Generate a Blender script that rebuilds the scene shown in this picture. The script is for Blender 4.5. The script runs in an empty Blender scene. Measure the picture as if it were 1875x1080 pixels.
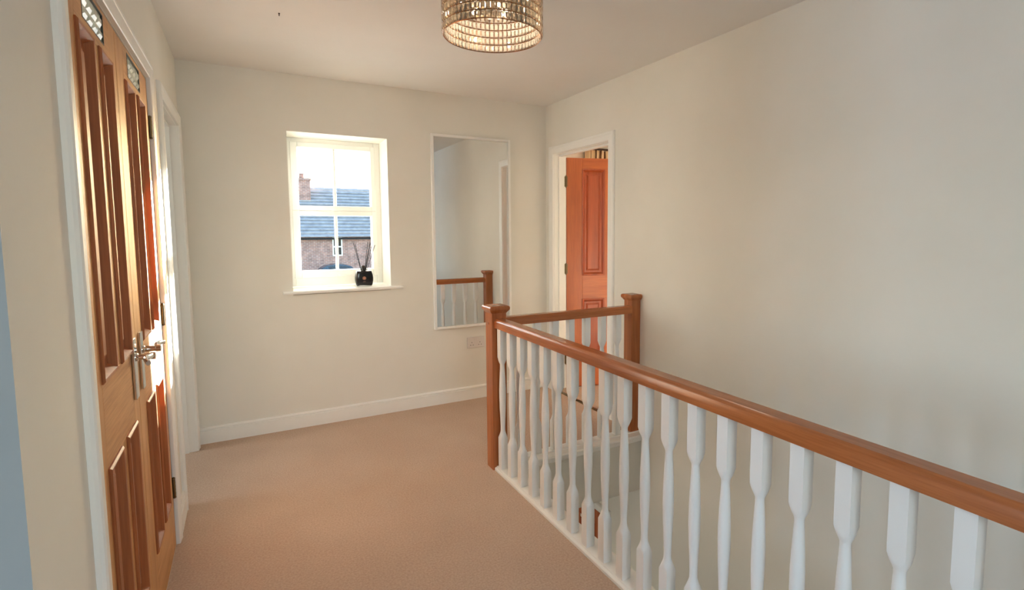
import bpy, bmesh, math, random
from mathutils import Vector, Matrix
random.seed(7)
PI = math.pi
SC = bpy.context.scene
COL = SC.collection

# ------------------------------------------------------------------ camera, sky, sun, lights, exposure
F_PX, YAW, PITCH, ROLL, CAM_H = 984.05, 0.52351, 0.08614, -0.00234, 1.3789
cam_d = bpy.data.cameras.new('camera')
cam = bpy.data.objects.new('camera', cam_d)
COL.objects.link(cam)
cam_d.sensor_fit = 'HORIZONTAL'
cam_d.sensor_width = 36.0
cam_d.lens = F_PX / 1875 * 36.0
cam_d.shift_x = -0.04152
cam_d.shift_y = -0.01833
cam_d.clip_start = 0.02
cam_d.clip_end = 400
fw = Vector((math.sin(YAW) * math.cos(PITCH), math.cos(YAW) * math.cos(PITCH), -math.sin(PITCH)))
rt = Vector((math.cos(YAW), -math.sin(YAW), 0))
up = rt.cross(fw)
cr, sr = math.cos(ROLL), math.sin(ROLL)
rt, up = rt * cr + up * sr, up * cr - rt * sr
mw = Matrix.Identity(4)
for i in range(3):
    mw[i][0], mw[i][1], mw[i][2] = rt[i], up[i], -fw[i]
mw[0][3], mw[1][3], mw[2][3] = 0, 0, CAM_H
cam.matrix_world = mw
SC.camera = cam

SUN_DIR = Vector((-0.605, -1.0, -0.2455)).normalized()
world = bpy.data.worlds.new('sky')
SC.world = world
world.use_nodes = True
wn = world.node_tree
wn.nodes.clear()
w_out = wn.nodes.new('ShaderNodeOutputWorld')
w_bg = wn.nodes.new('ShaderNodeBackground')
w_sky = wn.nodes.new('ShaderNodeTexSky')
w_sky.sky_type = 'NISHITA'
w_sky.sun_disc = False
w_sky.sun_elevation = math.radians(12.0)
w_sky.sun_rotation = math.atan2(0.605, 1.0)
w_sky.air_density = 1.0
w_sky.dust_density = 1.6
w_bg.inputs['Strength'].default_value = 0.56
wn.links.new(w_sky.outputs[0], w_bg.inputs['Color'])
wn.links.new(w_bg.outputs[0], w_out.inputs['Surface'])


def light(name, kind, loc, energy, color, direction, **kw):
    d = bpy.data.lights.new(name, kind)
    d.energy = energy
    d.color = color
    for a, v in kw.items():
        setattr(d, a, v)
    o = bpy.data.objects.new(name, d)
    o.location = loc
    o.rotation_euler = Vector(direction).to_track_quat('-Z', 'Y').to_euler()
    COL.objects.link(o)
    return o


light('sun', 'SUN', (20, 30, 12), 36.0, (1.0, 0.96, 0.90), SUN_DIR, angle=math.radians(0.6))
# window daylight; the side room, rear and hall openings are added for fill
light('daylight_corridor_window', 'AREA', (-3.78, 0.50, 1.45), 33, (0.55, 0.75, 1.0), (1, 0, -0.03),
      shape='RECTANGLE', size=1.1, size_y=1.3)
light('side_room_fill', 'AREA', (-3.16, 3.75, 1.5), 14, (0.90, 0.95, 1.0), (1, 0, -0.05),
      shape='RECTANGLE', size=1.2, size_y=1.2)  # added fill spilling through the left opening to lift the far end
light('rear_fill', 'AREA', (0.20, -2.56, 1.55), 15, (0.90, 0.95, 1.0), (0, 1, -0.03),
      shape='RECTANGLE', size=1.1, size_y=1.1)  # unseen fill added behind the camera to brighten the far wall
light('hall_fill', 'AREA', (-0.52, 3.0, -1.35), 6, (1.0, 0.96, 0.88), (1, 0, 0),
      shape='RECTANGLE', size=1.3, size_y=1.1)  # unseen fill added to light the hall and lower stairwell
light('daylight_bedroom_window', 'AREA', (4.6, 5.85, 1.55), 60, (1.0, 0.94, 0.86), (0, -1, -0.05),
      shape='RECTANGLE', size=1.0, size_y=1.2)
light('daylight_landing_window', 'AREA', (0.61, 4.52, 1.55), 3, (0.84, 0.92, 1.0), (0, -1, -0.1),
      shape='RECTANGLE', size=0.6, size_y=1.0)

SC.view_settings.view_transform = 'Standard'
SC.view_settings.look = 'None'
SC.view_settings.gamma = 1.0
SC.view_settings.use_curve_mapping = False
SC.view_settings.exposure = 1.18
SC.cycles.use_denoising = True
SC.cycles.max_bounces = 10
SC.cycles.diffuse_bounces = 6
SC.cycles.glossy_bounces = 5
SC.cycles.transmission_bounces = 8
SC.cycles.transparent_max_bounces = 12
SC.cycles.sample_clamp_indirect = 6.0
SC.cycles.caustics_reflective = False
SC.cycles.caustics_refractive = False


# ------------------------------------------------------------------ materials
def srgb(r, g, b):
    f = lambda c: (c / 255 / 12.92) if c / 255 <= 0.04045 else ((c / 255 + 0.055) / 1.055) ** 2.4
    return (f(r), f(g), f(b), 1)


def mat(name, col, rough=0.5, metal=0.0, **kw):
    m = bpy.data.materials.new(name)
    m.use_nodes = True
    b = m.node_tree.nodes['Principled BSDF']
    b.inputs['Base Color'].default_value = col
    b.inputs['Roughness'].default_value = rough
    b.inputs['Metallic'].default_value = metal
    for k, v in kw.items():
        b.inputs[k.replace('_', ' ')].default_value = v
    return m


def nodes(m):
    t = m.node_tree
    return t, t.nodes, t.links, t.nodes['Principled BSDF']


def add_noise_color(m, c1, c2, scale=(1, 1, 1), detail=4, rough=0.5, nscale=5.0, bump=0.0, bump_dist=0.002, lo=0.3, hi=0.7):
    t, n, l, b = nodes(m)
    tc = n.new('ShaderNodeTexCoord')
    mp = n.new('ShaderNodeMapping')
    mp.inputs['Scale'].default_value = scale
    nz = n.new('ShaderNodeTexNoise')
    nz.inputs['Scale'].default_value = nscale
    nz.inputs['Detail'].default_value = detail
    nz.inputs['Roughness'].default_value = rough
    rp = n.new('ShaderNodeValToRGB')
    rp.color_ramp.elements[0].position = lo
    rp.color_ramp.elements[1].position = hi
    rp.color_ramp.elements[0].color = c1
    rp.color_ramp.elements[1].color = c2
    l.new(tc.outputs['Object'], mp.inputs['Vector'])
    l.new(mp.outputs[0], nz.inputs['Vector'])
    l.new(nz.outputs['Fac'], rp.inputs['Fac'])
    l.new(rp.outputs['Color'], b.inputs['Base Color'])
    if bump:
        bp = n.new('ShaderNodeBump')
        bp.inputs['Strength'].default_value = bump
        bp.inputs['Distance'].default_value = bump_dist
        l.new(nz.outputs['Fac'], bp.inputs['Height'])
        l.new(bp.outputs[0], b.inputs['Normal'])
    return m


def wood(name, dark, lightc, axis, rough=0.48):
    """straight grain running along axis 0/1/2, fine dark pores over broad figure"""
    m = mat(name, lightc, rough)
    t, n, l, b = nodes(m)
    tc = n.new('ShaderNodeTexCoord')
    s = [22.0, 22.0, 22.0]
    s[axis] = 1.1
    mp = n.new('ShaderNodeMapping')
    mp.inputs['Scale'].default_value = s
    nz = n.new('ShaderNodeTexNoise')
    nz.inputs['Scale'].default_value = 1.0
    nz.inputs['Detail'].default_value = 5
    nz.inputs['Distortion'].default_value = 0.6
    s2 = [190.0, 190.0, 190.0]
    s2[axis] = 7.0
    mp2 = n.new('ShaderNodeMapping')
    mp2.inputs['Scale'].default_value = s2
    nz2 = n.new('ShaderNodeTexNoise')
    nz2.inputs['Scale'].default_value = 1.0
    nz2.inputs['Detail'].default_value = 2
    rp = n.new('ShaderNodeValToRGB')
    rp.color_ramp.elements[0].position = 0.25
    rp.color_ramp.elements[1].position = 0.75
    rp.color_ramp.elements[0].color = dark
    rp.color_ramp.elements[1].color = lightc
    mx = n.new('ShaderNodeMix')
    mx.data_type = 'RGBA'
    mx.blend_type = 'MULTIPLY'
    mx.inputs['Factor'].default_value = 0.35
    rp2 = n.new('ShaderNodeValToRGB')
    rp2.color_ramp.elements[0].position = 0.35
    rp2.color_ramp.elements[1].position = 0.6
    rp2.color_ramp.elements[0].color = (0.55, 0.45, 0.38, 1)
    rp2.color_ramp.elements[1].color = (1, 1, 1, 1)
    l.new(tc.outputs['Object'], mp.inputs['Vector'])
    l.new(tc.outputs['Object'], mp2.inputs['Vector'])
    l.new(mp.outputs[0], nz.inputs['Vector'])
    l.new(mp2.outputs[0], nz2.inputs['Vector'])
    l.new(nz.outputs['Fac'], rp.inputs['Fac'])
    l.new(nz2.outputs['Fac'], rp2.inputs['Fac'])
    l.new(rp.outputs['Color'], mx.inputs['A'])
    l.new(rp2.outputs['Color'], mx.inputs['B'])
    l.new(mx.outputs['Result'], b.inputs['Base Color'])
    bp = n.new('ShaderNodeBump')
    bp.inputs['Strength'].default_value = 0.12
    bp.inputs['Distance'].default_value = 0.001
    l.new(nz2.outputs['Fac'], bp.inputs['Height'])
    l.new(bp.outputs[0], b.inputs['Normal'])
    return m


M = {}
M['wall'] = add_noise_color(mat('wall_paint_cream', srgb(236, 228, 208), 0.85), srgb(231, 228, 218), srgb(235, 232, 223), nscale=3, bump=0.05, bump_dist=0.001)
M['ceiling'] = add_noise_color(mat('ceiling_paint', srgb(232, 222, 206), 0.9), srgb(233, 230, 226), srgb(237, 234, 230), nscale=2, bump=0.05, bump_dist=0.001)
M['gloss'] = mat('white_gloss_paint', srgb(243, 242, 237), 0.4)
M['spindle'] = mat('white_spindle_paint', srgb(240, 240, 238), 0.4)
M['upvc'] = mat('white_window_frame', srgb(245, 245, 240), 0.3)
M['carpet'] = add_noise_color(mat('beige_carpet', srgb(196, 158, 122), 1.0), srgb(188, 162, 143), srgb(208, 184, 164), nscale=120, detail=4, bump=0.35, bump_dist=0.004)
_t, _n, _l, _b = nodes(M['carpet'])
_b.inputs['Specular IOR Level'].default_value = 0.05
# trodden, brushed areas of the pile
_nz = _n.new('ShaderNodeTexNoise')
_nz.inputs['Scale'].default_value = 2.2
_nz.inputs['Detail'].default_value = 5
_tc = _n.new('ShaderNodeTexCoord')
_l.new(_tc.outputs['Object'], _nz.inputs['Vector'])
_mx = _n.new('ShaderNodeMix')
_mx.data_type = 'RGBA'
_mx.blend_type = 'MULTIPLY'
_mx.inputs['Factor'].default_value = 0.5
_rp = _n.new('ShaderNodeValToRGB')
_rp.color_ramp.elements[0].position = 0.35
_rp.color_ramp.elements[1].position = 0.65
_rp.color_ramp.elements[0].color = (0.86, 0.82, 0.80, 1)
_rp.color_ramp.elements[1].color = (1, 1, 1, 1)
_l.new(_nz.outputs['Fac'], _rp.inputs['Fac'])
_src = _b.inputs['Base Color'].links[0].from_socket
_l.new(_src, _mx.inputs['A'])
_l.new(_rp.outputs['Color'], _mx.inputs['B'])
_l.new(_mx.outputs['Result'], _b.inputs['Base Color'])

M['oak_z'] = wood('honey_oak_upright', srgb(190, 134, 80), srgb(216, 164, 108), 2)
M['oak_y'] = wood('honey_oak_rail', srgb(190, 134, 80), srgb(216, 164, 108), 1)
M['oakpanel'] = wood('red_oak_panel', srgb(150, 84, 44), srgb(182, 110, 64), 2, 0.44)
M['door2_z'] = wood('orange_oak_upright', srgb(168, 84, 38), srgb(196, 106, 52), 2, 0.35)
M['door2_x'] = wood('orange_oak_rail', srgb(168, 84, 38), srgb(196, 106, 52), 0, 0.35)
M['door2p'] = wood('orange_oak_panel', srgb(146, 62, 28), srgb(182, 86, 44), 2, 0.35)
M['rail_x'] = wood('handrail_wood_x', srgb(156, 88, 46), srgb(190, 116, 68), 0, 0.22)
M['rail_y'] = wood('handrail_wood_y', srgb(156, 88, 46), srgb(190, 116, 68), 1, 0.22)
M['newel'] = wood('newel_wood', srgb(156, 88, 46), srgb(190, 116, 68), 2, 0.25)
M['chrome'] = mat('polished_chrome', (0.78, 0.77, 0.75, 1), 0.08, 1.0)
M['brass'] = mat('dull_brass', srgb(120, 104, 78), 0.35, 1.0)
M['darkgap'] = mat('dark_gap', srgb(60, 44, 34), 0.8)
M['mirror'] = mat('mirror_silver', (0.86, 0.87, 0.86, 1), 0.0, 1.0)
M['socket'] = mat('socket_plastic', srgb(226, 218, 212), 0.35)
M['pinhole'] = mat('socket_hole', srgb(60, 46, 40), 0.6)
M['black'] = mat('black_lacquer', (0.006, 0.006, 0.007, 1), 0.18)
M['reed'] = mat('black_reed', (0.012, 0.01, 0.012, 1), 0.7)
M['copper'] = mat('copper_print', srgb(214, 150, 118), 0.35, 0.6)
M['gold'] = mat('rose_gold_wire', srgb(150, 104, 70), 0.3, 1.0)
M['champagne'] = mat('champagne_plate', srgb(214, 190, 150), 0.25, 0.9)
M['bulb'] = mat('frosted_bulb', srgb(248, 236, 214), 0.5)
M['crystal'] = mat('champagne_crystal', srgb(255, 240, 216), 0.04, 0.0, IOR=1.45, Transmission_Weight=0.75)


def glass_mat(name, tint, refl=0.08):
    m = bpy.data.materials.new(name)
    m.use_nodes = True
    t = m.node_tree
    t.nodes.clear()
    o = t.nodes.new('ShaderNodeOutputMaterial')
    tr = t.nodes.new('ShaderNodeBsdfTransparent')
    tr.inputs['Color'].default_value = tint
    gl = t.nodes.new('ShaderNodeBsdfGlossy')
    gl.inputs['Roughness'].default_value = 0.02
    fr = t.nodes.new('ShaderNodeFresnel')
    fr.inputs['IOR'].default_value = 1.3
    mx = t.nodes.new('ShaderNodeMixShader')
    t.links.new(fr.outputs[0], mx.inputs[0])
    t.links.new(tr.outputs[0], mx.inputs[1])
    t.links.new(gl.outputs[0], mx.inputs[2])
    t.links.new(mx.outputs[0], o.inputs['Surface'])
    return m


M['pane'] = glass_mat('window_glass', (0.97, 0.985, 0.98, 1))
M['doorglass'] = mat('bevelled_door_glass', srgb(196, 206, 188), 0.22)
add_noise_color(M['doorglass'], srgb(196, 206, 192), srgb(222, 228, 214), nscale=30, lo=0.35, hi=0.65)
M['lead'] = mat('lead_came', srgb(70, 72, 66), 0.4, 0.6)


# ------------------------------------------------------------------ mesh helpers
class MB:
    def __init__(s):
        s.b = bmesh.new()

    def box(s, x0, x1, y0, y1, z0, z1, bev=0.0, seg=2):
        r = bmesh.ops.create_cube(s.b, size=1.0)
        vs = r['verts']
        for v in vs:
            v.co = Vector(((x0 + x1) / 2 + v.co.x * (x1 - x0), (y0 + y1) / 2 + v.co.y * (y1 - y0), (z0 + z1) / 2 + v.co.z * (z1 - z0)))
        if bev:
            es = list({e for v in vs for e in v.link_edges})
            bmesh.ops.bevel(s.b, geom=es, offset=bev, segments=seg, affect='EDGES', profile=0.5)
        return s

    def loft(s, rings, cap=True, closed=True):
        b = s.b
        R = [[b.verts.new(p) for p in r] for r in rings]
        n = len(R[0])
        for a, c in zip(R, R[1:]):
            for i in range(n if closed else n - 1):
                j = (i + 1) % n
                try:
                    b.faces.new((a[i], a[j], c[j], c[i]))
                except ValueError:
                    pass
        if cap:
            b.faces.new(R[0][::-1])
            b.faces.new(R[-1])
        return s

    def lathe(s, prof, cx=0, cy=0, cz=0, n=24, axis=2, cap=True):
        rings = []
        for r, z in prof:
            ring = []
            for k in range(n):
                a = 2 * PI * k / n
                c, d = r * math.cos(a), r * math.sin(a)
                ring.append({2: (cx + c, cy + d, cz + z), 0: (cx + z, cy + c, cz + d), 1: (cx + c, cy + z, cz + d)}[axis])
            rings.append(ring)
        return s.loft(rings, cap)

    def tube(s, pts, radii, n=10):
        pts = [Vector(p) for p in pts]
        if not isinstance(radii, (list, tuple)):
            radii = [radii] * len(pts)
        rings = []
        prev = None
        for i, p in enumerate(pts):
            d = (pts[min(i + 1, len(pts) - 1)] - pts[max(i - 1, 0)]).normalized()
            if prev is None:
                u = d.cross(Vector((0, 0, 1)))
                if u.length < 1e-3:
                    u = d.cross(Vector((1, 0, 0)))
            else:
                u = prev - d * prev.dot(d)
            u.normalize()
            prev = u
            v = d.cross(u)
            r = radii[i]
            ru, rv = r if isinstance(r, tuple) else (r, r)
            rings.append([p + u * ru * math.cos(2 * PI * k / n) + v * rv * math.sin(2 * PI * k / n) for k in range(n)])
        return s.loft(rings)

    def prism(s, poly, axis, a, c):
        """poly in the other two axes, extruded along axis from a to c"""
        def P(q, t):
            if axis == 0:
                return (t, q[0], q[1])
            if axis == 1:
                return (q[0], t, q[1])
            return (q[0], q[1], t)
        return s.loft([[P(q, a) for q in poly], [P(q, c) for q in poly]])

    def mapped(s, f):
        for v in s.b.verts:
            v.co = Vector(f(*v.co))
        return s

    def mesh(s, name, mats, smooth=None):
        bmesh.ops.recalc_face_normals(s.b, faces=s.b.faces)
        me = bpy.data.meshes.new(name)
        s.b.to_mesh(me)
        s.b.free()
        for m in (mats if isinstance(mats, (list, tuple)) else [mats]):
            me.materials.append(m)
        if smooth is not None:
            for p in me.polygons:
                p.use_smooth = True
            try:
                me.set_sharp_from_angle(angle=math.radians(smooth))
            except Exception:
                pass
        return me

    def obj(s, name, mats, parent=None, smooth=None, local=False):
        """verts are world coordinates unless local; the object stays at its parent's origin"""
        if parent is not None and not local:
            off = Vector((0, 0, 0))
            p = parent
            while p is not None:
                off += p.location
                p = p.parent
            for v in s.b.verts:
                v.co -= off
        o = bpy.data.objects.new(name, s.mesh(name, mats, smooth))
        COL.objects.link(o)
        if parent is not None:
            o.parent = parent
        return o


def tag(o, label=None, cat=None, group=None, kind=None):
    if label:
        o['label'] = label
    if cat:
        o['category'] = cat
    if group:
        o['group'] = group
    if kind:
        o['kind'] = kind
    return o


def empty(name, loc=(0, 0, 0), rz=0.0, **kw):
    o = bpy.data.objects.new(name, None)
    o.empty_display_size = 0.1
    o.location = loc
    o.rotation_euler = (0, 0, rz)
    COL.objects.link(o)
    return tag(o, **kw)


def inst(me, name, parent, loc=(0, 0, 0), rz=0.0):
    o = bpy.data.objects.new(name, me)
    COL.objects.link(o)
    o.parent = parent
    o.location = loc
    o.rotation_euler = (0, 0, rz)
    return o


def structure(name, mb, m, label, cat, parent=None, smooth=None):
    o = mb.obj(name, m, parent, smooth)
    return tag(o, label, cat, kind='structure')


def wall_with_holes(mb, axis, a0, a1, u0, u1, z0, z1, holes):
    """wall slab normal to axis (0: x, 1: y) from a0 to a1; holes = [(u0,u1,z0,z1)], sorted and apart in u"""
    def bx(p0, p1, q0, q1):
        if p1 - p0 < 1e-5 or q1 - q0 < 1e-5:
            return
        if axis == 0:
            mb.box(a0, a1, p0, p1, q0, q1)
        else:
            mb.box(p0, p1, a0, a1, q0, q1)
    c = u0
    for h0, h1, k0, k1 in sorted(holes):
        bx(c, h0, z0, z1)
        bx(h0, h1, z0, k0)
        bx(h0, h1, k1, z1)
        c = h1
    bx(c, u1, z0, z1)
    return mb


# ------------------------------------------------------------------ measured room
XL, XR, YB, HC = -0.3166, 2.2727, 4.078, 2.42
DN = -2.74            # downstairs floor level
Y_END = 1.122         # outer corner where the left wall ends
WX0, WX1, WZ0, WZ1 = 0.28, 0.94, 0.965, 2.044   # window reveal
# cupboard doors (left wall), room opening (left wall), bedroom opening (right wall)
CY0, CY1 = 1.555, 2.79
OY0, OY1 = 3.18, 3.95
BY0, BY1 = 3.157, 3.937
DZ = 2.0
LT = 0.028            # lining thickness

b = MB()
wall_with_holes(b, 0, XL - 0.1, XL, Y_END, YB + 0.3, DN, -0.4, [(2.3, 3.7, -1.95, -0.75)])
wall_with_holes(b, 0, XL - 0.1, XL, Y_END, YB + 0.3, -0.4, HC, [(CY0 - 0.01, CY1 + 0.01, 0.0, DZ), (OY0 - LT, OY1 + LT, -0.03, DZ + LT)])
structure('wall_left', b, M['wall'], 'cream left wall holding the double oak cupboard doors', 'wall')
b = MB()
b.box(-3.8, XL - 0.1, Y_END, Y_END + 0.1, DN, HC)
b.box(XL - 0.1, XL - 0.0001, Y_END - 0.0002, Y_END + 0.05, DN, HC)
M['blue'] = add_noise_color(mat('return_wall_blue_grey', srgb(170, 178, 182), 0.85), srgb(167, 175, 179), srgb(173, 181, 185), nscale=3)  # one even blue grey, darker than the cream walls
structure('wall_left_return', b, M['blue'], 'blue grey wall turning the near left corner', 'wall')
b = MB()
wall_with_holes(b, 1, YB, YB + 0.34, XL - 0.1, XR, DN, HC, [(WX0, WX1, WZ0 - 0.03, WZ1)])
structure('wall_back', b, M['wall'], 'cream far wall with the sash window and long mirror', 'wall')
b = MB()
wall_with_holes(b, 0, XR, XR + 0.115, -2.5, 5.9, DN, HC, [(BY0 - LT, BY1 + LT, 0.0, DZ + LT)])
structure('wall_right', b, M['wall'], 'long plain cream wall beside the stairwell', 'wall')
b = MB()
wall_with_holes(b, 0, -3.8, -3.7, -2.5, Y_END, DN, HC, [(-0.08, 1.08, 0.8, 2.1)])
structure('wall_near_left', b, M['wall'], 'cream corridor wall with a window out of view on the left', 'wall')
b = MB()
wall_with_holes(b, 1, -2.5, -2.4, -3.7, XR, DN, HC, [(-0.35, 0.75, 1.0, 2.1)])
structure('wall_rear', b, M['wall'], 'plain cream wall behind the camera', 'wall')
# room through the left opening
b = MB()
b.box(-3.0, XL - 0.1, 2.8, 2.9, 0, HC)
b.box(-3.0, XL - 0.1, 5.2, 5.3, 0, HC)
wall_with_holes(b, 0, -3.1, -3.0, 2.8, 5.3, 0, HC, [(3.1, 4.4, 0.85, 2.15)])
b.box(XL - 0.1, XL, YB + 0.3, 5.3, 0, HC)
structure('wall_side_room', b, M['wall'], 'cream walls of the room through the left opening', 'wall')
# bedroom
b = MB()
b.box(XR + 0.115, 5.6, 1.3, 1.4, 0, HC)
b.box(5.5, 5.6, 1.4, 5.7, 0, HC)
wall_with_holes(b, 1, 5.6, 5.72, XR + 0.115, 5.6, 0, HC, [(4.12, 5.05, 0.95, 2.15)])
structure('wall_bedroom', b, M['wall'], 'cream bedroom walls beyond the orange oak door', 'wall')

b = MB()
b.box(-3.8, 5.6, -2.5, 5.9, HC, HC + 0.1)
structure('ceiling', b, M['ceiling'], 'plain off-white ceiling over the landing', 'ceiling')

# floors
NX0, NX1, NY0, NY1 = 1.187, 1.277, 2.763, 2.853      # first newel post
WELL_X, WELL_Y, TOP_Y = 1.30, 2.775, -0.55
b = MB()
b.box(-3.7, 1.20, -2.4, Y_END, -0.36, 0)
b.box(XL, 1.20, Y_END, YB, -0.36, 0)
b.box(1.20, XR, 2.80, YB, -0.36, 0)
b.box(1.20, XR, -2.4, TOP_Y, -0.36, 0)
b.box(-3.0, XL, 2.9, 5.2, -0.36, 0)
structure('floor', b, M['carpet'], 'pinkish beige carpet covering the landing', 'floor')
b = MB()
b.box(XR + 0.115, 5.5, 1.4, 5.6, -0.36, -0.0005)
b.box(XR, XR + 0.115, BY0, BY1, 0.0, 0.0015)
structure('floor_bedroom', b, M['carpet'], 'beige bedroom carpet past the oak door', 'floor')
b = MB()
b.box(XL, XR, -2.4, YB, DN - 0.1, DN)
structure('floor_downstairs', b, M['carpet'], 'carpeted hall floor at the foot of the stairs', 'floor')
b = MB()
b.box(1.20, XR, 2.765, 2.80, -0.385, -0.032)
b.box(1.20, 1.275, TOP_Y, 2.765, -0.385, -0.032)
structure('trim_1', b, M['wall'], 'painted fascia closing the floor edge round the stairwell', 'trim')
b = MB()
wall_with_holes(b, 0, 1.1, 1.18, -2.4, 1.6, DN, -0.36, [])
structure('wall_stair_side', b, M['wall'], 'plain wall beneath the landing beside the stair flight', 'wall')


# baseboards
def base_profile(d, h=0.107):
    return [(0, 0), (d, 0), (d, h - 0.022), (d - 0.007, h - 0.0205), (d - 0.007, h - 0.0165), (d - 0.001, h - 0.0135), (d - 0.001, h - 0.009), (d - 0.006, h), (0, h)]


b = MB()
b.prism([(YB - p, z) for p, z in base_profile(0.018)], 0, XL + 0.002, XR - 0.002)
structure('baseboard_back', b, M['gloss'], 'white skirting board along the far wall', 'skirting')
b = MB()
b.prism([(XL + p, z) for p, z in base_profile(0.017)], 1, 2.86, 3.114)
structure('baseboard_left', b, M['gloss'], 'short white skirting between cupboard doors and left opening', 'skirting')
b = MB()
b.prism([(XR - p, z) for p, z in base_profile(0.017)], 1, 2.874, 3.086)
b.prism([(XR - p, z) for p, z in base_profile(0.017)], 1, 4.008, YB - 0.019)
structure('baseboard_right', b, M['gloss'], 'short white skirting either side of the bedroom door', 'skirting')

# architraves: profile swept round each opening with mitred corners
ARCH = [(0.0, 0.0), (0.0, 0.013), (0.003, 0.0155), (0.010, 0.0165), (0.042, 0.0185), (0.046, 0.0205), (0.056, 0.0205), (0.062, 0.017), (0.066, 0.010), (0.066, 0.0)]


def architrave(name, x, sgn, y0, y1, z0, zt, label, set_back=0.004):
    b = MB()
    y0 -= set_back
    y1 += set_back
    zt += set_back
    rings = []
    for k in range(4):
        ring = []
        for a, h in ARCH:
            yy = (y0 - a) if k < 2 else (y1 + a)
            zz = z0 if k in (0, 3) else zt + a
            ring.append((x + sgn * h, yy, zz))
        rings.append(ring)
    b.loft(rings)
    return structure(name, b, M['gloss'], label, 'door trim')


architrave('trim_2', XL, 1, CY0, CY1, 0, DZ, 'white architrave framing the double oak cupboard doors')
architrave('trim_3', XL, 1, OY0, OY1, 0, DZ, 'white architrave of the left opening beside the far corner')
architrave('trim_4', XR, -1, BY0, BY1, 0, DZ, 'white architrave round the bedroom doorway')
architrave('trim_5', XR, -1, 3.18, 3.96, DN, -0.775, 'white architrave of the downstairs door low in the stairwell', 0.004)


def lining(name, x0, x1, y0, y1, zt, label, stop=None):
    b = MB()
    b.box(x0, x1, y0 - LT, y0, 0, zt + LT)
    b.box(x0, x1, y1, y1 + LT, 0, zt + LT)
    b.box(x0, x1, y0, y1, zt, zt + LT)
    if stop:
        s0, s1 = stop
        b.box(s0, s1, y0, y0 + 0.012, 0, zt)
        b.box(s0, s1, y1 - 0.012, y1, 0, zt)
        b.box(s0, s1, y0 + 0.012, y1 - 0.012, zt - 0.012, zt)
    return structure(name, b, M['gloss'], label, 'door frame')


lining('trim_6', XL - 0.1, XL, OY0, OY1, DZ, 'white lining inside the left opening by the far corner', (XL - 0.06, XL - 0.035))
lining('trim_7', XR, XR + 0.115, BY0, BY1, DZ, 'white lining inside the bedroom doorway', (XR + 0.04, XR + 0.072))
b = MB()
b.box(XL - 0.1, XL - 0.045, CY0 - 0.009, CY1 + 0.009, 0.001, DZ - 0.001)
structure('trim_8', b, M['darkgap'], 'dark backing behind the closed cupboard doors', 'door frame')
b = MB()
b.prism([(XR - 0.004, -0.0), (XR + 0.008, 0.004), (XR + 0.024, 0.004), (XR + 0.036, 0.0)], 1, BY0, BY1) if False else \
    b.loft([[(XR - 0.004, y, 0.0), (XR + 0.006, y, 0.005), (XR + 0.026, y, 0.005), (XR + 0.036, y, 0.0)] for y in (BY0, BY1)])
structure('trim_9', b, M['brass'], 'thin metal carpet bar across the bedroom threshold', 'threshold')

# ------------------------------------------------------------------ window
win = empty('window_1', (0.61, 4.34, WZ0), label='white four-pane sash style window in the far wall', cat='window', kind='structure')
FY0, FY1 = 4.34, 4.41
b = MB()
b.box(WX0, WX0 + 0.040, FY0, FY1, WZ0, WZ1, 0.003)
b.box(WX1 - 0.046, WX1, FY0, FY1, WZ0, WZ1, 0.003)
b.box(WX0 + 0.04, WX1 - 0.046, FY0, FY1, WZ1 - 0.034, WZ1, 0.003)
b.box(WX0 + 0.04, WX1 - 0.046, FY0, FY1, WZ0, WZ0 + 0.068, 0.003)
b.obj('window_frame', M['upvc'], win)
GX0, GX1 = 0.361, 0.869
MC = 0.610


def sash(z0, z1, zg0, zg1, name):
    b = MB()
    y0, y1 = FY0 - 0.012, FY1 - 0.012
    xo0, xo1 = WX0 + 0.034, WX1 - 0.038
    b.box(xo0, GX0, y0, y1, z0, z1, 0.004)
    b.box(GX1, xo1, y0, y1, z0, z1, 0.004)
    b.box(GX0, GX1, y0, y1, zg1, z1, 0.004)
    b.box(GX0, GX1, y0, y1, z0, zg0, 0.004)
    o = b.obj(name, M['upvc'], win)
    g = MB()
    g.box(MC - 0.0085, MC + 0.0085, y0 + 0.012, y1 - 0.012, zg0, zg1, 0.004)
    g.obj('glazing_bar', M['upvc'], o)
    for x0, x1 in ((GX0, MC - 0.008), (MC + 0.008, GX1)):
        g = MB()
        g.box(x0, x1, 4.366, 4.370, zg0, zg1)
        g.obj('pane', M['pane'], o)
    return o


sash(1.5235, WZ1 - 0.03, 1.559, 1.978, 'upper_sash')
sash(WZ0 + 0.062, 1.5225, 1.081, 1.4875, 'lower_sash')
b = MB()
b.box(0.60, 0.628, 4.312, 4.330, 1.024, 1.046, 0.003)
b.tube([(0.614, 4.316, 1.036), (0.614, 4.304, 1.036), (0.635, 4.300, 1.037), (0.705, 4.300, 1.042)], [0.006, 0.006, 0.006, 0.0045], 8)
b.obj('window_handle', M['upvc'], win, smooth=40)
b = MB()
b.prism([(4.034, 0.947), (4.031, 0.952), (4.031, 0.960), (4.036, 0.965), (YB, 0.965), (YB, 0.943), (4.036, 0.943)], 0, 0.217, 1.022)
b.box(WX0, WX1, YB, FY0, 0.943, 0.965)
b.obj('window_sill', M['gloss'], win)

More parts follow.
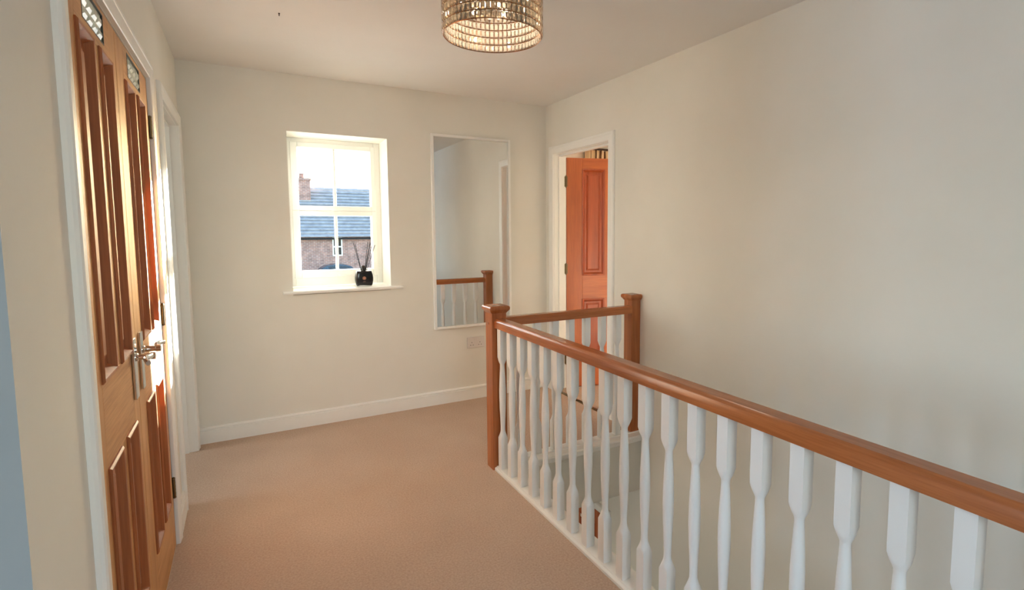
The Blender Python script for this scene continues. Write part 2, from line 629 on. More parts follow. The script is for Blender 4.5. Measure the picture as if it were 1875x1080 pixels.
# other daylight windows; rear, hall and side room ones added for fill
for nm, x0, x1, y, z0, z1, lab in (('window_2', 4.12, 5.05, 5.66, 0.95, 2.15, 'white bedroom window between the curtains'),
                                   ('window_4', 3.1, 4.4, -3.05, 0.85, 2.15, 'white window added for fill light in the room through the left opening'),
                                   ('window_6', -0.35, 0.75, -2.45, 1.0, 2.1, 'white window added for fill light in the wall behind the camera'),
                                   ('window_5', 2.3, 3.7, XL - 0.05, -1.95, -0.75, 'white hall window added for fill light downstairs out of view'),
                                   ('window_3', -0.08, 1.08, -3.75, 0.8, 2.1, 'white corridor window out of view on the left')):
    turned = nm in ('window_3', 'window_4', 'window_5')
    w = empty(nm, (y, (x0 + x1) / 2, z0) if turned else ((x0 + x1) / 2, y, z0), label=lab, cat='window', kind='structure')
    b = MB()
    for a0, a1, c0, c1 in ((x0, x0 + 0.05, z0, z1), (x1 - 0.05, x1, z0, z1), (x0 + 0.05, x1 - 0.05, z1 - 0.05, z1), (x0 + 0.05, x1 - 0.05, z0, z0 + 0.05),
                           ((x0 + x1) / 2 - 0.02, (x0 + x1) / 2 + 0.02, z0 + 0.05, z1 - 0.05)):
        b.box(a0, a1, y - 0.03, y + 0.03, c0, c1)
    if turned:
        b.mapped(lambda p, q, r: (q, p, r))
    b.obj('window_frame', M['upvc'], w)
    for a0, a1 in ((x0 + 0.05, (x0 + x1) / 2 - 0.02), ((x0 + x1) / 2 + 0.02, x1 - 0.05)):
        b = MB()
        b.box(a0, a1, y - 0.003, y + 0.003, z0 + 0.05, z1 - 0.05)
        if turned:
            b.mapped(lambda p, q, r: (q, p, r))
        b.obj('pane', M['pane'], w)


# ------------------------------------------------------------------ panelled doors
MOULD = [(0.0, -0.002), (0.0, 0.004), (0.005, 0.008), (0.011, 0.007), (0.016, 0.001), (0.021, -0.008), (0.026, -0.013)]


def door_leaf(root, f, width, z0, z1, panels, stile_edges, mats, glass=None, thick=0.04, local=False, zr=None):
    """f maps (u along the leaf, n out of its face, z) to space; panels = rects (u0,u1,z0,z1); stile_edges = (left stile end, mullion start, mullion end, right stile start)"""
    mz, mr, mp = mats
    s0, m0, m1, s1 = stile_edges
    zs = zr

    def part(name, mb, m, smooth=None, parent=root):
        mb.mapped(f)
        return mb.obj(name, m, parent, smooth, local)
    for u0, u1 in ((0.0, s0), (s1, width)):
        part('stile', MB().box(u0, u1, -thick, 0, z0, z1, 0.0015), mz)
    for a, c in zs:
        if glass and c == z1:
            g0, g1, gz0, gz1 = glass
            mb = MB()
            mb.box(s0, s1, -thick, 0, a, gz0)
            mb.box(s0, s1, -thick, 0, gz1, c)
            mb.box(s0, g0, -thick, 0, gz0, gz1)
            mb.box(g1, s1, -thick, 0, gz0, gz1)
            part('rail', mb, mr)
        else:
            part('rail', MB().box(s0, s1, -thick, 0, a, c, 0.0015), mr)
    for (a, c), (e, g) in zip(zs, zs[1:]):
        part('mullion', MB().box(m0, m1, -thick, 0, c, e, 0.0015), mz)
    for u0, u1, p0, p1 in panels:
        rings = []
        for ins, h in MOULD:
            rings.append([(u0 + ins, h, p0 + ins), (u1 - ins, h, p0 + ins), (u1 - ins, h, p1 - ins), (u0 + ins, h, p1 - ins)])
        part('moulding', MB().loft(rings, cap=False), mp, 25)
        i = 0.02
        mb = MB()
        rings = []
        for ins, h in ((i, -0.03), (i, -0.0125), (i + 0.022, -0.0125), (i + 0.036, -0.006)):
            rings.append([(u0 + ins, h, p0 + ins), (u1 - ins, h, p0 + ins), (u1 - ins, h, p1 - ins), (u0 + ins, h, p1 - ins)])
        mb.loft(rings)
        part('panel', mb, mp)
    if glass:
        g0, g1, gz0, gz1 = glass
        pane = part('pane', MB().box(g0, g1, -thick + 0.01, -0.004, gz0, gz1), M['doorglass'])
        fr = MB()
        t = 0.003
        fr.box(g0, g0 + t, -0.004, 0.001, gz0, gz1)
        fr.box(g1 - t, g1, -0.004, 0.001, gz0, gz1)
        fr.box(g0 + t, g1 - t, -0.004, 0.001, gz0, gz0 + t)
        fr.box(g0 + t, g1 - t, -0.004, 0.001, gz1 - t, gz1)
        part('lead_border', fr, M['lead'], parent=pane)
        n = 4
        w = (g1 - g0 - 0.02) / n
        for k in range(n):
            for r, (q0, q1) in enumerate(((gz0 + 0.010, gz0 + 0.034), (gz0 + 0.042, gz1 - 0.012))):
                a0 = g0 + 0.01 + k * w + 0.004
                a1 = g0 + 0.01 + (k + 1) * w - 0.004
                c = 0.008
                part('glass_bevel', MB().loft([[(a0, -0.004, q0), (a1, -0.004, q0), (a1, -0.004, q1), (a0, -0.004, q1)],
                                               [(a0 + c, 0.002, q0 + c), (a1 - c, 0.002, q0 + c), (a1 - c, 0.002, q1 - c), (a0 + c, 0.002, q1 - c)]]), M['doorglass'], parent=pane)
    return part


def lever_handle(part, u, z, way, plate=(0.855, 1.045)):
    p = part('door_handle', MB().box(u - 0.021, u + 0.021, 0.0, 0.009, plate[0], plate[1], 0.002), M['chrome'])
    mb = MB()
    mb.lathe([(0.0125, 0.008), (0.0125, 0.014), (0.0095, 0.016), (0.0095, 0.044), (0.0115, 0.046), (0.0115, 0.058), (0.004, 0.060)], u, 0, z, 16, axis=1)
    pts, rad = [], []
    for k in range(9):
        t = k / 8
        pts.append((u + way * (0.004 + 0.108 * t), 0.050 - 0.010 * math.sin(PI * t) + 0.004 * t, z + 0.006 * math.sin(PI * t * 0.9) - 0.002 * t))
        rad.append((0.0085 - 0.002 * t, 0.0105 - 0.003 * t))
    mb.tube(pts, rad, 12)
    part('lever', mb, M['chrome'], 40, parent=p)
    return p


def hinge(part, u, zc, h=0.08, m=None):
    mb = MB()
    mb.lathe([(0.0062, -h / 2), (0.0062, h / 2)], u, 0.005, zc, 12)
    mb.lathe([(0.0045, h / 2), (0.0075, h / 2 + 0.002), (0.0055, h / 2 + 0.006), (0.002, h / 2 + 0.008)], u, 0.005, zc, 12)
    mb.lathe([(0.0045, -h / 2), (0.0075, -h / 2 - 0.002), (0.0055, -h / 2 - 0.006), (0.002, -h / 2 - 0.008)], u, 0.005, zc, 12)
    for k in (-0.3, -0.1, 0.1, 0.3):
        mb.lathe([(0.0068, h * k - 0.0012), (0.0068, h * k + 0.0012)], u, 0.005, zc, 12)
    mb.box(u - 0.012, u + 0.014, -0.006, 0.0012, zc - h / 2, zc + h / 2)
    return part('hinge', mb, m or M['brass'], 35)


Z0, Z1 = 0.002, 1.994
UP, LO = (1.003, 1.876), (0.235, 0.79)
MID = 2.155
GAP = 0.0015
oak = (M['oak_z'], M['oak_y'], M['oakpanel'])
d1 = empty('door_1', (XL, CY0, 0), label='near leaf of the double oak cupboard doors, lever pointing towards the camera', cat='door', kind='structure')
fA = lambda u, n, z: (XL + n, CY0 + 0.004 + u, z)
o = CY0 + 0.004
W1 = MID - GAP - o
ps = [(1.668 - o, 1.836 - o, *UP), (1.908 - o, 2.068 - o, *UP), (1.668 - o, 1.836 - o, *LO), (1.908 - o, 2.068 - o, *LO)]
pA = door_leaf(d1, fA, W1, Z0, Z1, ps, (1.672 - o, 1.832 - o, 1.912 - o, 2.064 - o), oak, (1.752 - o, 1.992 - o, 1.899, 1.982),
               zr=[(Z0, 0.239), (0.786, 1.007), (1.872, Z1)])
lever_handle(pA, 2.085 - o, 0.985, -1)
for z in (1.803, 1.025, 0.26):
    hinge(pA, -0.003, z)
d2 = empty('door_2', (XL, CY1, 0), label='far leaf of the double oak cupboard doors, lit by a patch of sun', cat='door', kind='structure')
o2 = MID + GAP
fB = lambda u, n, z: (XL + n, o2 + u, z)
W2 = CY1 - 0.004 - o2
ps = [(2.278 - o2, 2.445 - o2, *UP), (2.515 - o2, 2.676 - o2, *UP), (2.278 - o2, 2.445 - o2, *LO), (2.515 - o2, 2.676 - o2, *LO)]
pB = door_leaf(d2, fB, W2, Z0, Z1, ps, (2.282 - o2, 2.441 - o2, 2.519 - o2, 2.672 - o2), oak, (2.358 - o2, 2.604 - o2, 1.899, 1.982),
               zr=[(Z0, 0.239), (0.786, 1.007), (1.872, Z1)])
lever_handle(pB, 2.215 - o2, 0.985, 1)
for z in (1.803, 1.025, 0.26):
    hinge(pB, W2 + 0.003, z)

# bedroom door, standing open into the bedroom
d3 = empty('door_3', (XR + 0.117, 3.932, 0), math.radians(-17), label='orange oak panelled door standing open into the bedroom', cat='door', kind='structure')
f3 = lambda u, n, z: (u, -n, z)
orange = (M['door2_z'], M['door2_x'], M['door2p'])
W3 = 0.762
ps = [(0.136, 0.340, 0.985, 1.893), (0.422, 0.626, 0.985, 1.893), (0.136, 0.340, 0.22, 0.782), (0.422, 0.626, 0.22, 0.782)]
p3 = door_leaf(d3, f3, W3, 0.008, 1.985, ps, (0.140, 0.336, 0.426, 0.622), orange, None, local=True,
               zr=[(0.008, 0.224), (0.778, 0.989), (1.889, 1.985)])
lever_handle(p3, 0.70, 0.985, -1)
for z in (1.785, 1.045, 0.26):
    hinge(p3, -0.006, z, 0.085)

# downstairs door, shut, seen through the stairwell
d4 = empty('door_4', (XR, 3.18, DN), label='reddish oak door downstairs glimpsed between the white balusters', cat='door', kind='structure')
f4 = lambda u, n, z: (XR - 0.012 - n, 3.188 + u, z)
DT = -0.78
ps = [(0.12, 0.445, DN + 0.98, DT - 0.11), (0.42, 0.645, DN + 0.98, DT - 0.11), (0.12, 0.445, DN + 0.23, DN + 0.78), (0.42, 0.645, DN + 0.23, DN + 0.78)]
f4b = lambda u, n, z: (XR - 0.008 + n * -1, 3.183 + u, z)
p4 = door_leaf(d4, f4b, 0.774, DN + 0.006, DT, ps, (0.124, 0.341, 0.424, 0.641), orange, None, thick=0.007,
               zr=[(DN + 0.006, DN + 0.234), (DN + 0.776, DN + 0.984), (DT - 0.114, DT)])

# ------------------------------------------------------------------ balustrade
bal = empty('stair_balustrade', (1.232, 2.808, 0), label='stairwell balustrade with orange brown wood handrail and white turned balusters', cat='balustrade')


def newel(x0, x1, y0, y1, ztop=0.914, plug=True, capx=None):
    o = MB().box(x0, x1, y0, y1, -0.02, ztop + 0.004, 0.003).obj('newel_post', M['newel'], bal)
    cx0, cx1 = capx or (x0 - 0.016, x1 + 0.016)
    b = MB()
    rings = []
    for g, z in ((-0.015, ztop - 0.004), (-0.008, ztop + 0.006), (-0.004, ztop + 0.011), (-0.002, ztop + 0.013), (0.0, ztop + 0.018), (0.0, ztop + 0.028), (-0.003, ztop + 0.034), (-0.009, ztop + 0.037)):
        yy0, yy1 = y0 - 0.016 - g, y1 + 0.016 + g
        a0, a1 = cx0 - g, (cx1 + g if not capx else cx1)
        rings.append([(a0, yy0, z), (a1, yy0, z), (a1, yy1, z), (a0, yy1, z)])
    b.loft(rings)
    b.obj('newel_cap', M['newel'], o)
    if plug:
        MB().lathe([(0.0065, 0.0), (0.0065, 0.003), (0.004, 0.004)], x0 - 0.003, (y0 + y1) / 2, 0.848, 12, axis=0).obj('dowel_plug', M['newel'], o)
    return o


newel(NX0, NX1, NY0, NY1)
newel(2.197, XR - 0.0015, 2.789, 2.871, plug=False, capx=(2.181, XR - 0.001))
newel(NX0, NX1, TOP_Y - 0.05, TOP_Y + 0.04)

RZ0, RZ1 = 0.829, 0.878


def rail_profile(c, w):
    h = w / 2
    return [(c - h, RZ0), (c + h, RZ0), (c + h, RZ1 - 0.014), (c + h - 0.004, RZ1 - 0.006), (c + h - 0.012, RZ1), (c - h + 0.012, RZ1), (c - h + 0.004, RZ1 - 0.006), (c - h, RZ1 - 0.014)]


RX = 1.238
b = MB()
b.prism(rail_profile(RX, 0.072), 1, TOP_Y + 0.04, NY0)
b.obj('handrail', M['rail_y'], bal, 30)
b = MB()
b.prism(rail_profile(2.815, 0.07), 0, NX1, 2.197)
b.obj('handrail', M['rail_x'], bal, 30)

# white base rails with a small nosing towards the stairwell
b = MB()
b.prism([(1.1955, -0.004), (1.1955, 0.012), (1.199, 0.016), (1.206, 0.017), (1.208, 0.022), (1.268, 0.022), (1.270, 0.016), (1.30, 0.014), (1.306, 0.008), (1.306, -0.022), (1.296, -0.028), (1.1955, -0.028)], 1, TOP_Y + 0.04, NY0)
b.obj('base_rail', M['gloss'], bal)
b = MB()
b.prism([(2.853, -0.004), (2.853, 0.016), (2.850, 0.022), (2.785, 0.022), (2.782, 0.016), (2.735, 0.012), (2.727, 0.004), (2.727, -0.022), (2.737, -0.030), (2.853, -0.030)], 0, NX1, XR - 0.002)
b.obj('base_rail', M['gloss'], bal)


def baluster_mesh():
    H = 0.0205
    prof = [(0.022, 9), (0.190, 9), (0.198, 0.0292), (0.204, 0.0262), (0.212, 0.0222), (0.222, 0.0180), (0.232, 0.0148), (0.240, 0.0132), (0.262, 0.0128),
            (0.310, 0.0145), (0.370, 0.0175), (0.430, 0.0192), (0.480, 0.0190), (0.530, 0.0172), (0.580, 0.0145), (0.612, 0.0128), (0.624, 0.0130), (0.631, 0.0155),
            (0.638, 0.0190), (0.646, 0.0225), (0.655, 0.0258), (0.664, 0.0292), (0.672, 9), (0.832, 9)]
    n = 24
    rings = []
    for z, r in prof:
        ring = []
        for k in range(n):
            a = 2 * PI * (k + 0.0) / n + PI / 4
            ca, sa = math.cos(a), math.sin(a)
            sq = H / max(abs(ca), abs(sa))
            if k % 6 == 0:
                sq = H * math.sqrt(2) * 0.985
            q = min(sq, r)
            ring.append((q * ca, q * sa, z))
        rings.append(ring)
    return MB().loft(rings).mesh('baluster', M['spindle'], 28)


bm_ = baluster_mesh()
k = 0
while True:
    yc = 2.7265 - 0.1251 * k
    if yc < TOP_Y + 0.1:
        break
    inst(bm_, 'baluster', bal, (RX - 0.006 - 1.232, yc - 2.808, 0))
    k += 1
for x in (1.380, 1.500, 1.622, 1.737, 1.856, 1.978, 2.098):
    inst(bm_, 'baluster', bal, (x - 1.232, 2.815 - 2.808, 0))

# stairs (below the line of sight, kept simple)
st = empty('staircase', (1.75, TOP_Y, DN), label='carpeted stair flight descending behind the long balustrade', cat='stairs', kind='structure')
n_st = 13
rise = -DN / (n_st + 1)
for k in range(n_st):
    y0 = TOP_Y + 0.225 * k
    MB().box(1.276 if k < 2 else 1.19, XR - 0.001, y0, y0 + 0.235, DN, -rise * (k + 1), 0.01).obj('step', M['carpet'], st)

# ------------------------------------------------------------------ mirror, socket, diffuser
mir = empty('wall_mirror', (1.592, YB, 0.602), label='tall white framed mirror hung on the far wall reflecting the balustrade', cat='mirror')
mx0, mx1, mz0, mz1, fd, fwid = 1.261, 1.923, 0.602, 2.110, 0.030, 0.020
for x0, x1 in ((mx0, mx0 + fwid), (mx1 - fwid, mx1)):
    MB().box(x0, x1, YB - fd, YB - 0.0005, mz0, mz1, 0.003).obj('frame_stile', M['gloss'], mir)
for z0, z1 in ((mz0, mz0 + fwid), (mz1 - fwid, mz1)):
    MB().box(mx0 + fwid, mx1 - fwid, YB - fd, YB - 0.0005, z0, z1, 0.003).obj('frame_rail', M['gloss'], mir)
MB().box(mx0 + fwid - 0.003, mx1 - fwid + 0.003, YB - 0.018, YB - 0.006, mz0 + fwid - 0.003, mz1 - fwid + 0.003).obj('mirror_glass', M['mirror'], mir)

so = MB().box(1.532, 1.680, YB - 0.010, YB - 0.0003, 0.423, 0.511, 0.003).obj('power_socket', M['socket'])
tag(so, 'white double power socket on the wall under the mirror', 'socket')
for cx in (1.571, 1.641):
    for dx, dz, w, h in ((0, 0.0, 0.004, 0.008), (-0.011, -0.020, 0.007, 0.0045), (0.011, -0.020, 0.007, 0.0045)):
        MB().box(cx + dx - w / 2, cx + dx + w / 2, YB - 0.0108, YB - 0.0098, 0.466 + dz - h / 2, 0.466 + dz + h / 2).obj('pin_hole', M['pinhole'], so)
for cx in (1.598, 1.614):
    MB().box(cx - 0.0055, cx + 0.0055, YB - 0.0128, YB - 0.0095, 0.482, 0.500, 0.0012).obj('rocker_switch', M['socket'], so)

dx, dy, dz = 0.765, 4.165, 0.965
dif = empty('reed_diffuser', (dx, dy, dz), label='black reed diffuser bottle with copper emblem on the window sill', cat='diffuser')
rings = []
nb = 28
for i in range(13):
    t = i / 12
    z = 0.001 + 0.112 * t
    w = 0.0545 + 0.0095 * math.sin(PI * min(1, t * 1.05 + 0.0)) - (0.003 if i in (0, 12) else 0)
    d = 0.024 + 0.004 * math.sin(PI * t) - (0.003 if i in (0, 12) else 0)
    ring = []
    for k in range(nb):
        a = 2 * PI * k / nb
        c, s_ = math.cos(a), math.sin(a)
        e = 0.35
        px = math.copysign(abs(c) ** e, c) * w
        py = math.copysign(abs(s_) ** e, s_) * d
        lift = 0.013 * (1 - (px / w) ** 2) * (1 - t) ** 3      # arched foot
        ring.append((dx + px, dy + py, dz + z + lift))
    rings.append(ring)
MB().loft(rings).obj('bottle', M['black'], dif, 45)
MB().lathe([(0.0145, 0.112), (0.0145, 0.150), (0.012, 0.152), (0.011, 0.150)], dx - 0.004, dy, dz, 20).obj('bottle_neck', M['black'], dif, 40)
fy = dy - 0.0285
em = MB()
em.lathe([(0.0125, 0.0), (0.0125, -0.0012), (0.0095, -0.0012), (0.0095, 0.0)], dx - 0.003, fy + 0.0005, dz + 0.060, 24, axis=1, cap=False)
em.lathe([(0.0075, 0.0), (0.0075, -0.0010)], dx - 0.003, fy + 0.0005, dz + 0.060, 20, axis=1)
for q in (-0.006, 0.0, 0.006):
    em.box(dx - 0.003 + q - 0.0016, dx - 0.003 + q + 0.0016, fy - 0.0006, fy + 0.0004, dz + 0.034 - abs(q) * 0.3, dz + 0.037 - abs(q) * 0.3)
em.obj('emblem', M['copper'], dif, 40)
for tx, tz, ty in ((-0.066, 0.322, 0.004), (-0.060, 0.312, -0.012), (0.040, 0.326, 0.010), (0.047, 0.328, -0.006), (0.056, 0.320, 0.004), (0.062, 0.318, -0.012), (0.092, 0.302, 0.014)):
    p0 = Vector((dx - 0.004 - tx * 0.10, dy - ty * 0.3, dz + 0.02))
    p1 = Vector((dx + tx, dy + ty * 2.2, dz + tz))
    MB().tube([p0, p1], 0.0021, 6).obj('reed', M['reed'], dif, 40)

# ------------------------------------------------------------------ ceiling light: drum of crystal beads
LX, LY, LZ, LR = 0.925, 2.105, 2.17, 0.2
lamp = empty('ceiling_light', (LX, LY, HC), label='round champagne crystal drum light hanging from the ceiling', cat='light')
NR, NB, RH = 6, 64, 0.0315
W_ = 2 * PI * LR / NB
b = MB()
hw, hh, hd = W_ / 2 - 0.0016, RH / 2 - 0.0016, 0.0065
c = 0.0042
oct_ = lambda w, h: [(-w + c, -h), (w - c, -h), (w, -h + c), (w, h - c), (w - c, h), (-w + c, h), (-w, h - c), (-w, -h + c)]
b.loft([[(hd, y * 0.72, z * 0.72) for y, z in oct_(hw, hh)], [(0.0015, y, z) for y, z in oct_(hw, hh)], [(-0.0015, y, z) for y, z in oct_(hw, hh)], [(-hd, y * 0.72, z * 0.72) for y, z in oct_(hw, hh)]])
bead = b.mesh('crystal_bead', M['crystal'])
b = MB()
for r in range(4, NR):
    for k in range(NB):
        a = 2 * PI * k / NB
        ca, sa = math.cos(a), math.sin(a)
        P_ = lambda x, y, z: (LX + (LR + x) * ca - y * sa, LY + (LR + x) * sa + y * ca, LZ + RH * (r + 0.5) + z)
        b.loft([[P_(hd, y * 0.72, z * 0.72) for y, z in oct_(hw, hh)], [P_(0.0015, y, z) for y, z in oct_(hw, hh)], [P_(-0.0015, y, z) for y, z in oct_(hw, hh)], [P_(-hd, y * 0.72, z * 0.72) for y, z in oct_(hw, hh)]])
tag(b.obj('upper_crystals', M['crystal'], lamp), kind='stuff')
for r in range(4):
    for k in range(NB):
        a = 2 * PI * k / NB
        inst(bead, 'crystal_bead', lamp, (LR * math.cos(a), LR * math.sin(a), LZ + RH * (r + 0.5) - HC), a)
for r in range(NR + 1):
    z = LZ + RH * r
    t = 0.0021
    MB().lathe([(LR - t, z), (LR, z - t), (LR + t, z), (LR, z + t), (LR - t, z)], LX, LY, 0, 72, cap=False).obj('wire_ring', M['gold'], lamp, 60)
b = MB()
for k in range(NB):
    a = 2 * PI * (k + 0.5) / NB
    b.tube([(LX + LR * math.cos(a), LY + LR * math.sin(a), LZ), (LX + LR * math.cos(a), LY + LR * math.sin(a), LZ + NR * RH)], 0.0012, 5)
tag(b.obj('wire_uprights', M['gold'], lamp), kind='stuff')
zt = LZ + NR * RH
MB().lathe([(LR - 0.004, zt - 0.002), (LR - 0.004, zt + 0.002)], LX, LY, 0, 64).obj('top_plate', M['champagne'], lamp)
MB().lathe([(0.011, zt + 0.002), (0.011, HC - 0.025), (0.055, HC - 0.022), (0.06, HC - 0.012), (0.06, HC - 0.0005)], LX, LY, 0, 32).obj('ceiling_rose', M['gold'], lamp, 40)
for k in range(3):
    a = 2 * PI * k / 3 + 0.4
    x, y = LX + 0.075 * math.cos(a), LY + 0.075 * math.sin(a)
    h = MB().lathe([(0.014, zt - 0.002), (0.014, zt - 0.018), (0.010, zt - 0.020)], x, y, 0, 16).obj('bulb_holder', M['gold'], lamp, 40)
    light('bulb_glow', 'POINT', (x, y, zt - 0.088), 0.8, (1.0, 0.88, 0.74), (0, 0, -1), shadow_soft_size=0.012)
    MB().lathe([(0.009, zt - 0.020), (0.010, zt - 0.026), (0.0145, zt - 0.042), (0.0155, zt - 0.052), (0.013, zt - 0.063), (0.007, zt - 0.070), (0.001, zt - 0.072)], x, y, 0, 16).obj('bulb', M['bulb'], h, 60)
# short inner crystal tier
for k in range(20):
    a = 2 * PI * k / 20
    o_ = inst(bead, 'inner_crystal', lamp, (0.12 * math.cos(a), 0.12 * math.sin(a), LZ + 0.125 - HC), a)
MB().lathe([(0.1185, LZ + 0.1415), (0.12, LZ + 0.140), (0.1215, LZ + 0.1415), (0.12, LZ + 0.143), (0.1185, LZ + 0.1415)], LX, LY, 0, 48, cap=False).obj('inner_ring', M['gold'], lamp, 60)

hk = MB().lathe([(0.004, HC - 0.0003), (0.004, HC - 0.003), (0.0022, HC - 0.004), (0.0022, HC - 0.012), (0.0008, HC - 0.014)], 0.197, 2.985, 0, 10).obj('ceiling_hook', M['darkgap'], None, 40)
tag(hk, 'tiny dark hook in the ceiling near the left wall', 'hook')

# ------------------------------------------------------------------ bedroom curtain glimpsed over the open door
M['curtain'] = mat('striped_curtain', srgb(226, 204, 168), 0.9)
t_, n_, l_, b_ = nodes(M['curtain'])
tc_ = n_.new('ShaderNodeTexCoord')
wv = n_.new('ShaderNodeTexWave')
wv.wave_type = 'BANDS'
wv.bands_direction = 'X'
wv.inputs['Scale'].default_value = 4.2
wv.inputs['Distortion'].default_value = 1.4
wv.inputs['Detail'].default_value = 2
rp_ = n_.new('ShaderNodeValToRGB')
rp_.color_ramp.elements[0].position = 0.02
rp_.color_ramp.elements[1].position = 0.2
rp_.color_ramp.elements[0].color = srgb(96, 62, 38)
rp_.color_ramp.elements[1].color = srgb(232, 212, 176)
l_.new(tc_.outputs['Object'], wv.inputs['Vector'])
l_.new(wv.outputs['Fac'], rp_.inputs['Fac'])
l_.new(rp_.outputs['Color'], b_.inputs['Base Color'])


def curtain(x0, x1, label):
    c = empty('curtain', (x0, 5.53, 0.06), label=label, cat='curtain')
    rings = []
    n = 60
    for i in range(n + 1):
        t = i / n
        x = x0 + (x1 - x0) * t
        y = 5.53 + 0.028 * math.sin(t * (x1 - x0) * 70)
        rings.append([(x, y - 0.002, 0.06), (x, y + 0.002, 0.06), (x, y + 0.002, 2.345), (x, y - 0.002, 2.345)])
    MB().loft(rings).obj('curtain_cloth', M['curtain'], c, 60)


curtain(3.62, 4.10, 'patterned cream and brown bedroom curtain left of the window')
curtain(5.02, 5.44, 'patterned cream and brown bedroom curtain right of the window')
cp = MB().tube([(3.5, 5.53, 2.36), (5.45, 5.53, 2.36)], 0.013, 12).obj('curtain_pole', M['darkgap'], None, 40)
tag(cp, 'dark curtain pole on the bedroom far wall', 'curtain pole')
MB().tube([(3.46, 5.53, 2.36), (3.5, 5.53, 2.36)], [0.02, 0.013], 12).obj('finial', M['darkgap'], cp, 40)
for x in (3.56, 5.40):
    MB().box(x - 0.008, x + 0.008, 5.535, 5.599, 2.35, 2.37).obj('bracket', M['darkgap'], cp)

# ------------------------------------------------------------------ outside: neighbouring house, car, ground
M['rooftile'] = add_noise_color(mat('slate_grey_tile', srgb(150, 150, 154), 0.5), srgb(132, 133, 138), srgb(166, 165, 168), nscale=2.5, detail=6)
M['brick'] = mat('red_brick', srgb(150, 92, 74), 0.9)
t_, n_, l_, b_ = nodes(M['brick'])
tc_ = n_.new('ShaderNodeTexCoord')
mp_ = n_.new('ShaderNodeMapping')
mp_.inputs['Rotation'].default_value = (PI / 2, 0, 0)
br = n_.new('ShaderNodeTexBrick')
br.inputs['Color1'].default_value = srgb(180, 132, 118)
br.inputs['Color2'].default_value = srgb(150, 114, 108)
br.inputs['Mortar'].default_value = srgb(190, 172, 160)
br.inputs['Scale'].default_value = 1.0
br.inputs['Brick Width'].default_value = 0.34
br.inputs['Row Height'].default_value = 0.12
br.inputs['Mortar Size'].default_value = 0.014
l_.new(tc_.outputs['Object'], mp_.inputs['Vector'])
l_.new(mp_.outputs[0], br.inputs['Vector'])
nz_ = n_.new('ShaderNodeTexNoise')
nz_.inputs['Scale'].default_value = 2.2
nz_.inputs['Detail'].default_value = 6
mx_ = n_.new('ShaderNodeMix')
mx_.data_type = 'RGBA'
mx_.blend_type = 'OVERLAY'
mx_.inputs['Factor'].default_value = 0.7
l_.new(tc_.outputs['Object'], nz_.inputs['Vector'])
l_.new(br.outputs['Color'], mx_.inputs['A'])
l_.new(nz_.outputs['Fac'], mx_.inputs['B'])
l_.new(mx_.outputs['Result'], b_.inputs['Base Color'])
M['ground'] = add_noise_color(mat('tarmac', srgb(120, 118, 112), 0.95), srgb(105, 104, 100), srgb(134, 131, 124), nscale=6)
M['carpaint'] = mat('dark_blue_car_paint', srgb(44, 62, 80), 0.25, 0.3)
M['cardark'] = mat('dark_car_glass', srgb(30, 36, 42), 0.1)
M['tyre'] = mat('tyre_rubber', srgb(24, 24, 24), 0.8)

GZ = -2.86
b = MB()
b.box(-60, 80, 4.42, 120, GZ - 0.2, GZ)
structure('ground', b, M['ground'], 'grey tarmac outside below the window', 'ground')

HY = 46.0
house = empty('house', (7.0, HY, GZ), label='brick house with slate roof and chimney seen through the window', cat='house')
EZ, RZ, RY = 1.02, 4.97, HY + 4.0
x0, x1 = -3.0, 16.0
MB().box(x0 + 0.2, x1 - 0.2, HY, HY + 8.0, GZ, EZ + 0.2).obj('brick_wall', M['brick'], house)
b = MB()
b.loft([[(x, HY - 0.05, EZ + 0.0), (x, RY, RZ - 0.1), (x, HY + 8.05, EZ)] for x in (x0, x1)])
b.obj('roof', M['rooftile'], house)
nc = 16
b = MB()
for i in range(nc):
    t0, t1 = i / nc, (i + 1.12) / nc
    ya, yb_ = HY - 0.3 + (RY - HY + 0.3) * t0, HY - 0.3 + (RY - HY + 0.3) * min(1, t1)
    za, zb = EZ - 0.25 + (RZ - EZ + 0.25) * t0, EZ - 0.25 + (RZ - EZ + 0.25) * min(1, t1)
    b.loft([[(x, ya, za + 0.16), (x, yb_, zb + 0.04), (x, yb_, zb - 0.02), (x, ya, za + 0.09)] for x in (x0 - 0.1, x1 + 0.1)])
tag(b.obj('tile_courses', M['rooftile'], house), kind='stuff')
MB().box(x0, x1, HY - 0.42, HY - 0.30, EZ - 0.36, EZ - 0.22, 0.02).obj('gutter', M['tyre'], house)
ch = MB().box(4.0, 4.95, RY - 1.3, RY - 0.4, RZ - 1.6, 5.55).box(3.93, 5.02, RY - 1.37, RY - 0.33, 5.45, 5.62).obj('chimney', M['brick'], house)
MB().lathe([(0.20, 5.62), (0.17, 5.95), (0.20, 6.0), (0.20, 6.05)], 4.36, RY - 0.85, 0, 14).obj('chimney_pot', M['brick'], ch, 40)
hw_ = MB()
hx0, hx1, hz0, hz1 = 6.11, 6.86, -0.66, 0.82
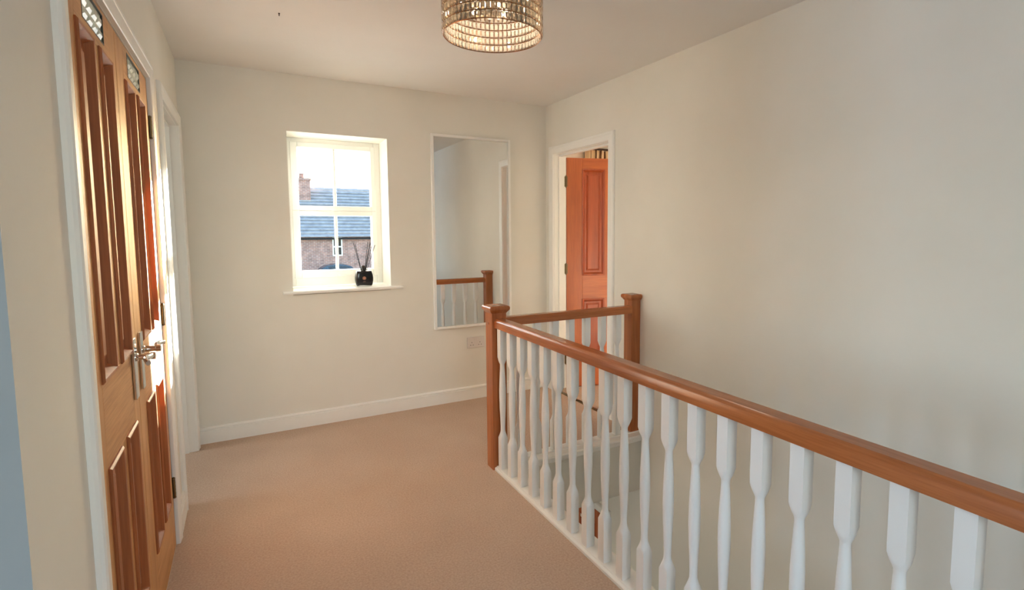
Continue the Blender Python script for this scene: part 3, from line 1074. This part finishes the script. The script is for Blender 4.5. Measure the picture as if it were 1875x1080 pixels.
for q in ((hx0, hx0 + 0.1, hz0, hz1), (hx1 - 0.1, hx1, hz0, hz1), (hx0 + .1, hx1 - .1, hz1 - 0.1, hz1), (hx0 + .1, hx1 - .1, hz0, hz0 + 0.1), ((hx0 + hx1) / 2 - 0.06, (hx0 + hx1) / 2 + 0.06, hz0 + .1, hz1 - .1), (hx0 + .1, hx1 - .1, 0.02, 0.12)):
    hw_.box(q[0], q[1], HY - 0.09, HY + 0.02, q[2], q[3])
hwin = hw_.obj('window', M['upvc'], house)
for a0, a1 in ((hx0 + .1, 6.425), (6.545, hx1 - .1)):
    for q0, q1 in ((hz0 + .1, 0.02), (0.12, hz1 - .1)):
        MB().box(a0, a1, HY - 0.04, HY - 0.02, q0, q1).obj('pane', M['cardark'], hwin)

# car parked side on in front of the house
cx, cyy = 5.95, 43.0
car = empty('car', (cx, cyy, GZ), label='dark blue car parked before the brick house, roof showing', cat='car')
side = [(-2.15, 0.35), (-2.2, 0.75), (-2.0, 0.95), (-1.5, 1.02), (-1.05, 1.5), (-0.75, 1.66), (0.0, 1.74), (0.6, 1.68), (0.95, 1.55), (1.45, 1.08), (2.0, 0.95), (2.15, 0.7), (2.15, 0.35)]
rings = []
for y, s_, tz_ in ((-0.9, 0.96, 0.0), (-0.88, 1.0, 0.02), (0.88, 1.0, 0.02), (0.9, 0.96, 0.0)):
    rings.append([(cx + p * s_, cyy + (y if z < 1.05 else y * 0.78), GZ + z) for p, z in side])
MB().loft(rings).obj('body', M['carpaint'], car, 30)
for s_ in (-1, 1):
    for poly in ([(-1.3, 1.08), (-0.98, 1.48), (-0.72, 1.58), (-0.08, 1.62), (-0.08, 1.08)], [(0.0, 1.08), (0.0, 1.62), (0.55, 1.58), (0.85, 1.48), (1.25, 1.08)]):
        MB().loft([[(cx + p, cyy + s_ * (0.715 + (1.6 - z) * 0.2), GZ + z) for p, z in poly], [(cx + p, cyy + s_ * (0.70 + (1.6 - z) * 0.2), GZ + z) for p, z in poly]]).obj('side_window', M['cardark'], car)
    for wx in (-1.3, 1.3):
        MB().lathe([(0.2, -0.11), (0.32, -0.1), (0.33, 0.0), (0.32, 0.1), (0.2, 0.11)], cx + wx, cyy + s_ * 0.80, GZ + 0.33, 20, axis=1).obj('wheel', M['tyre'], car, 40)
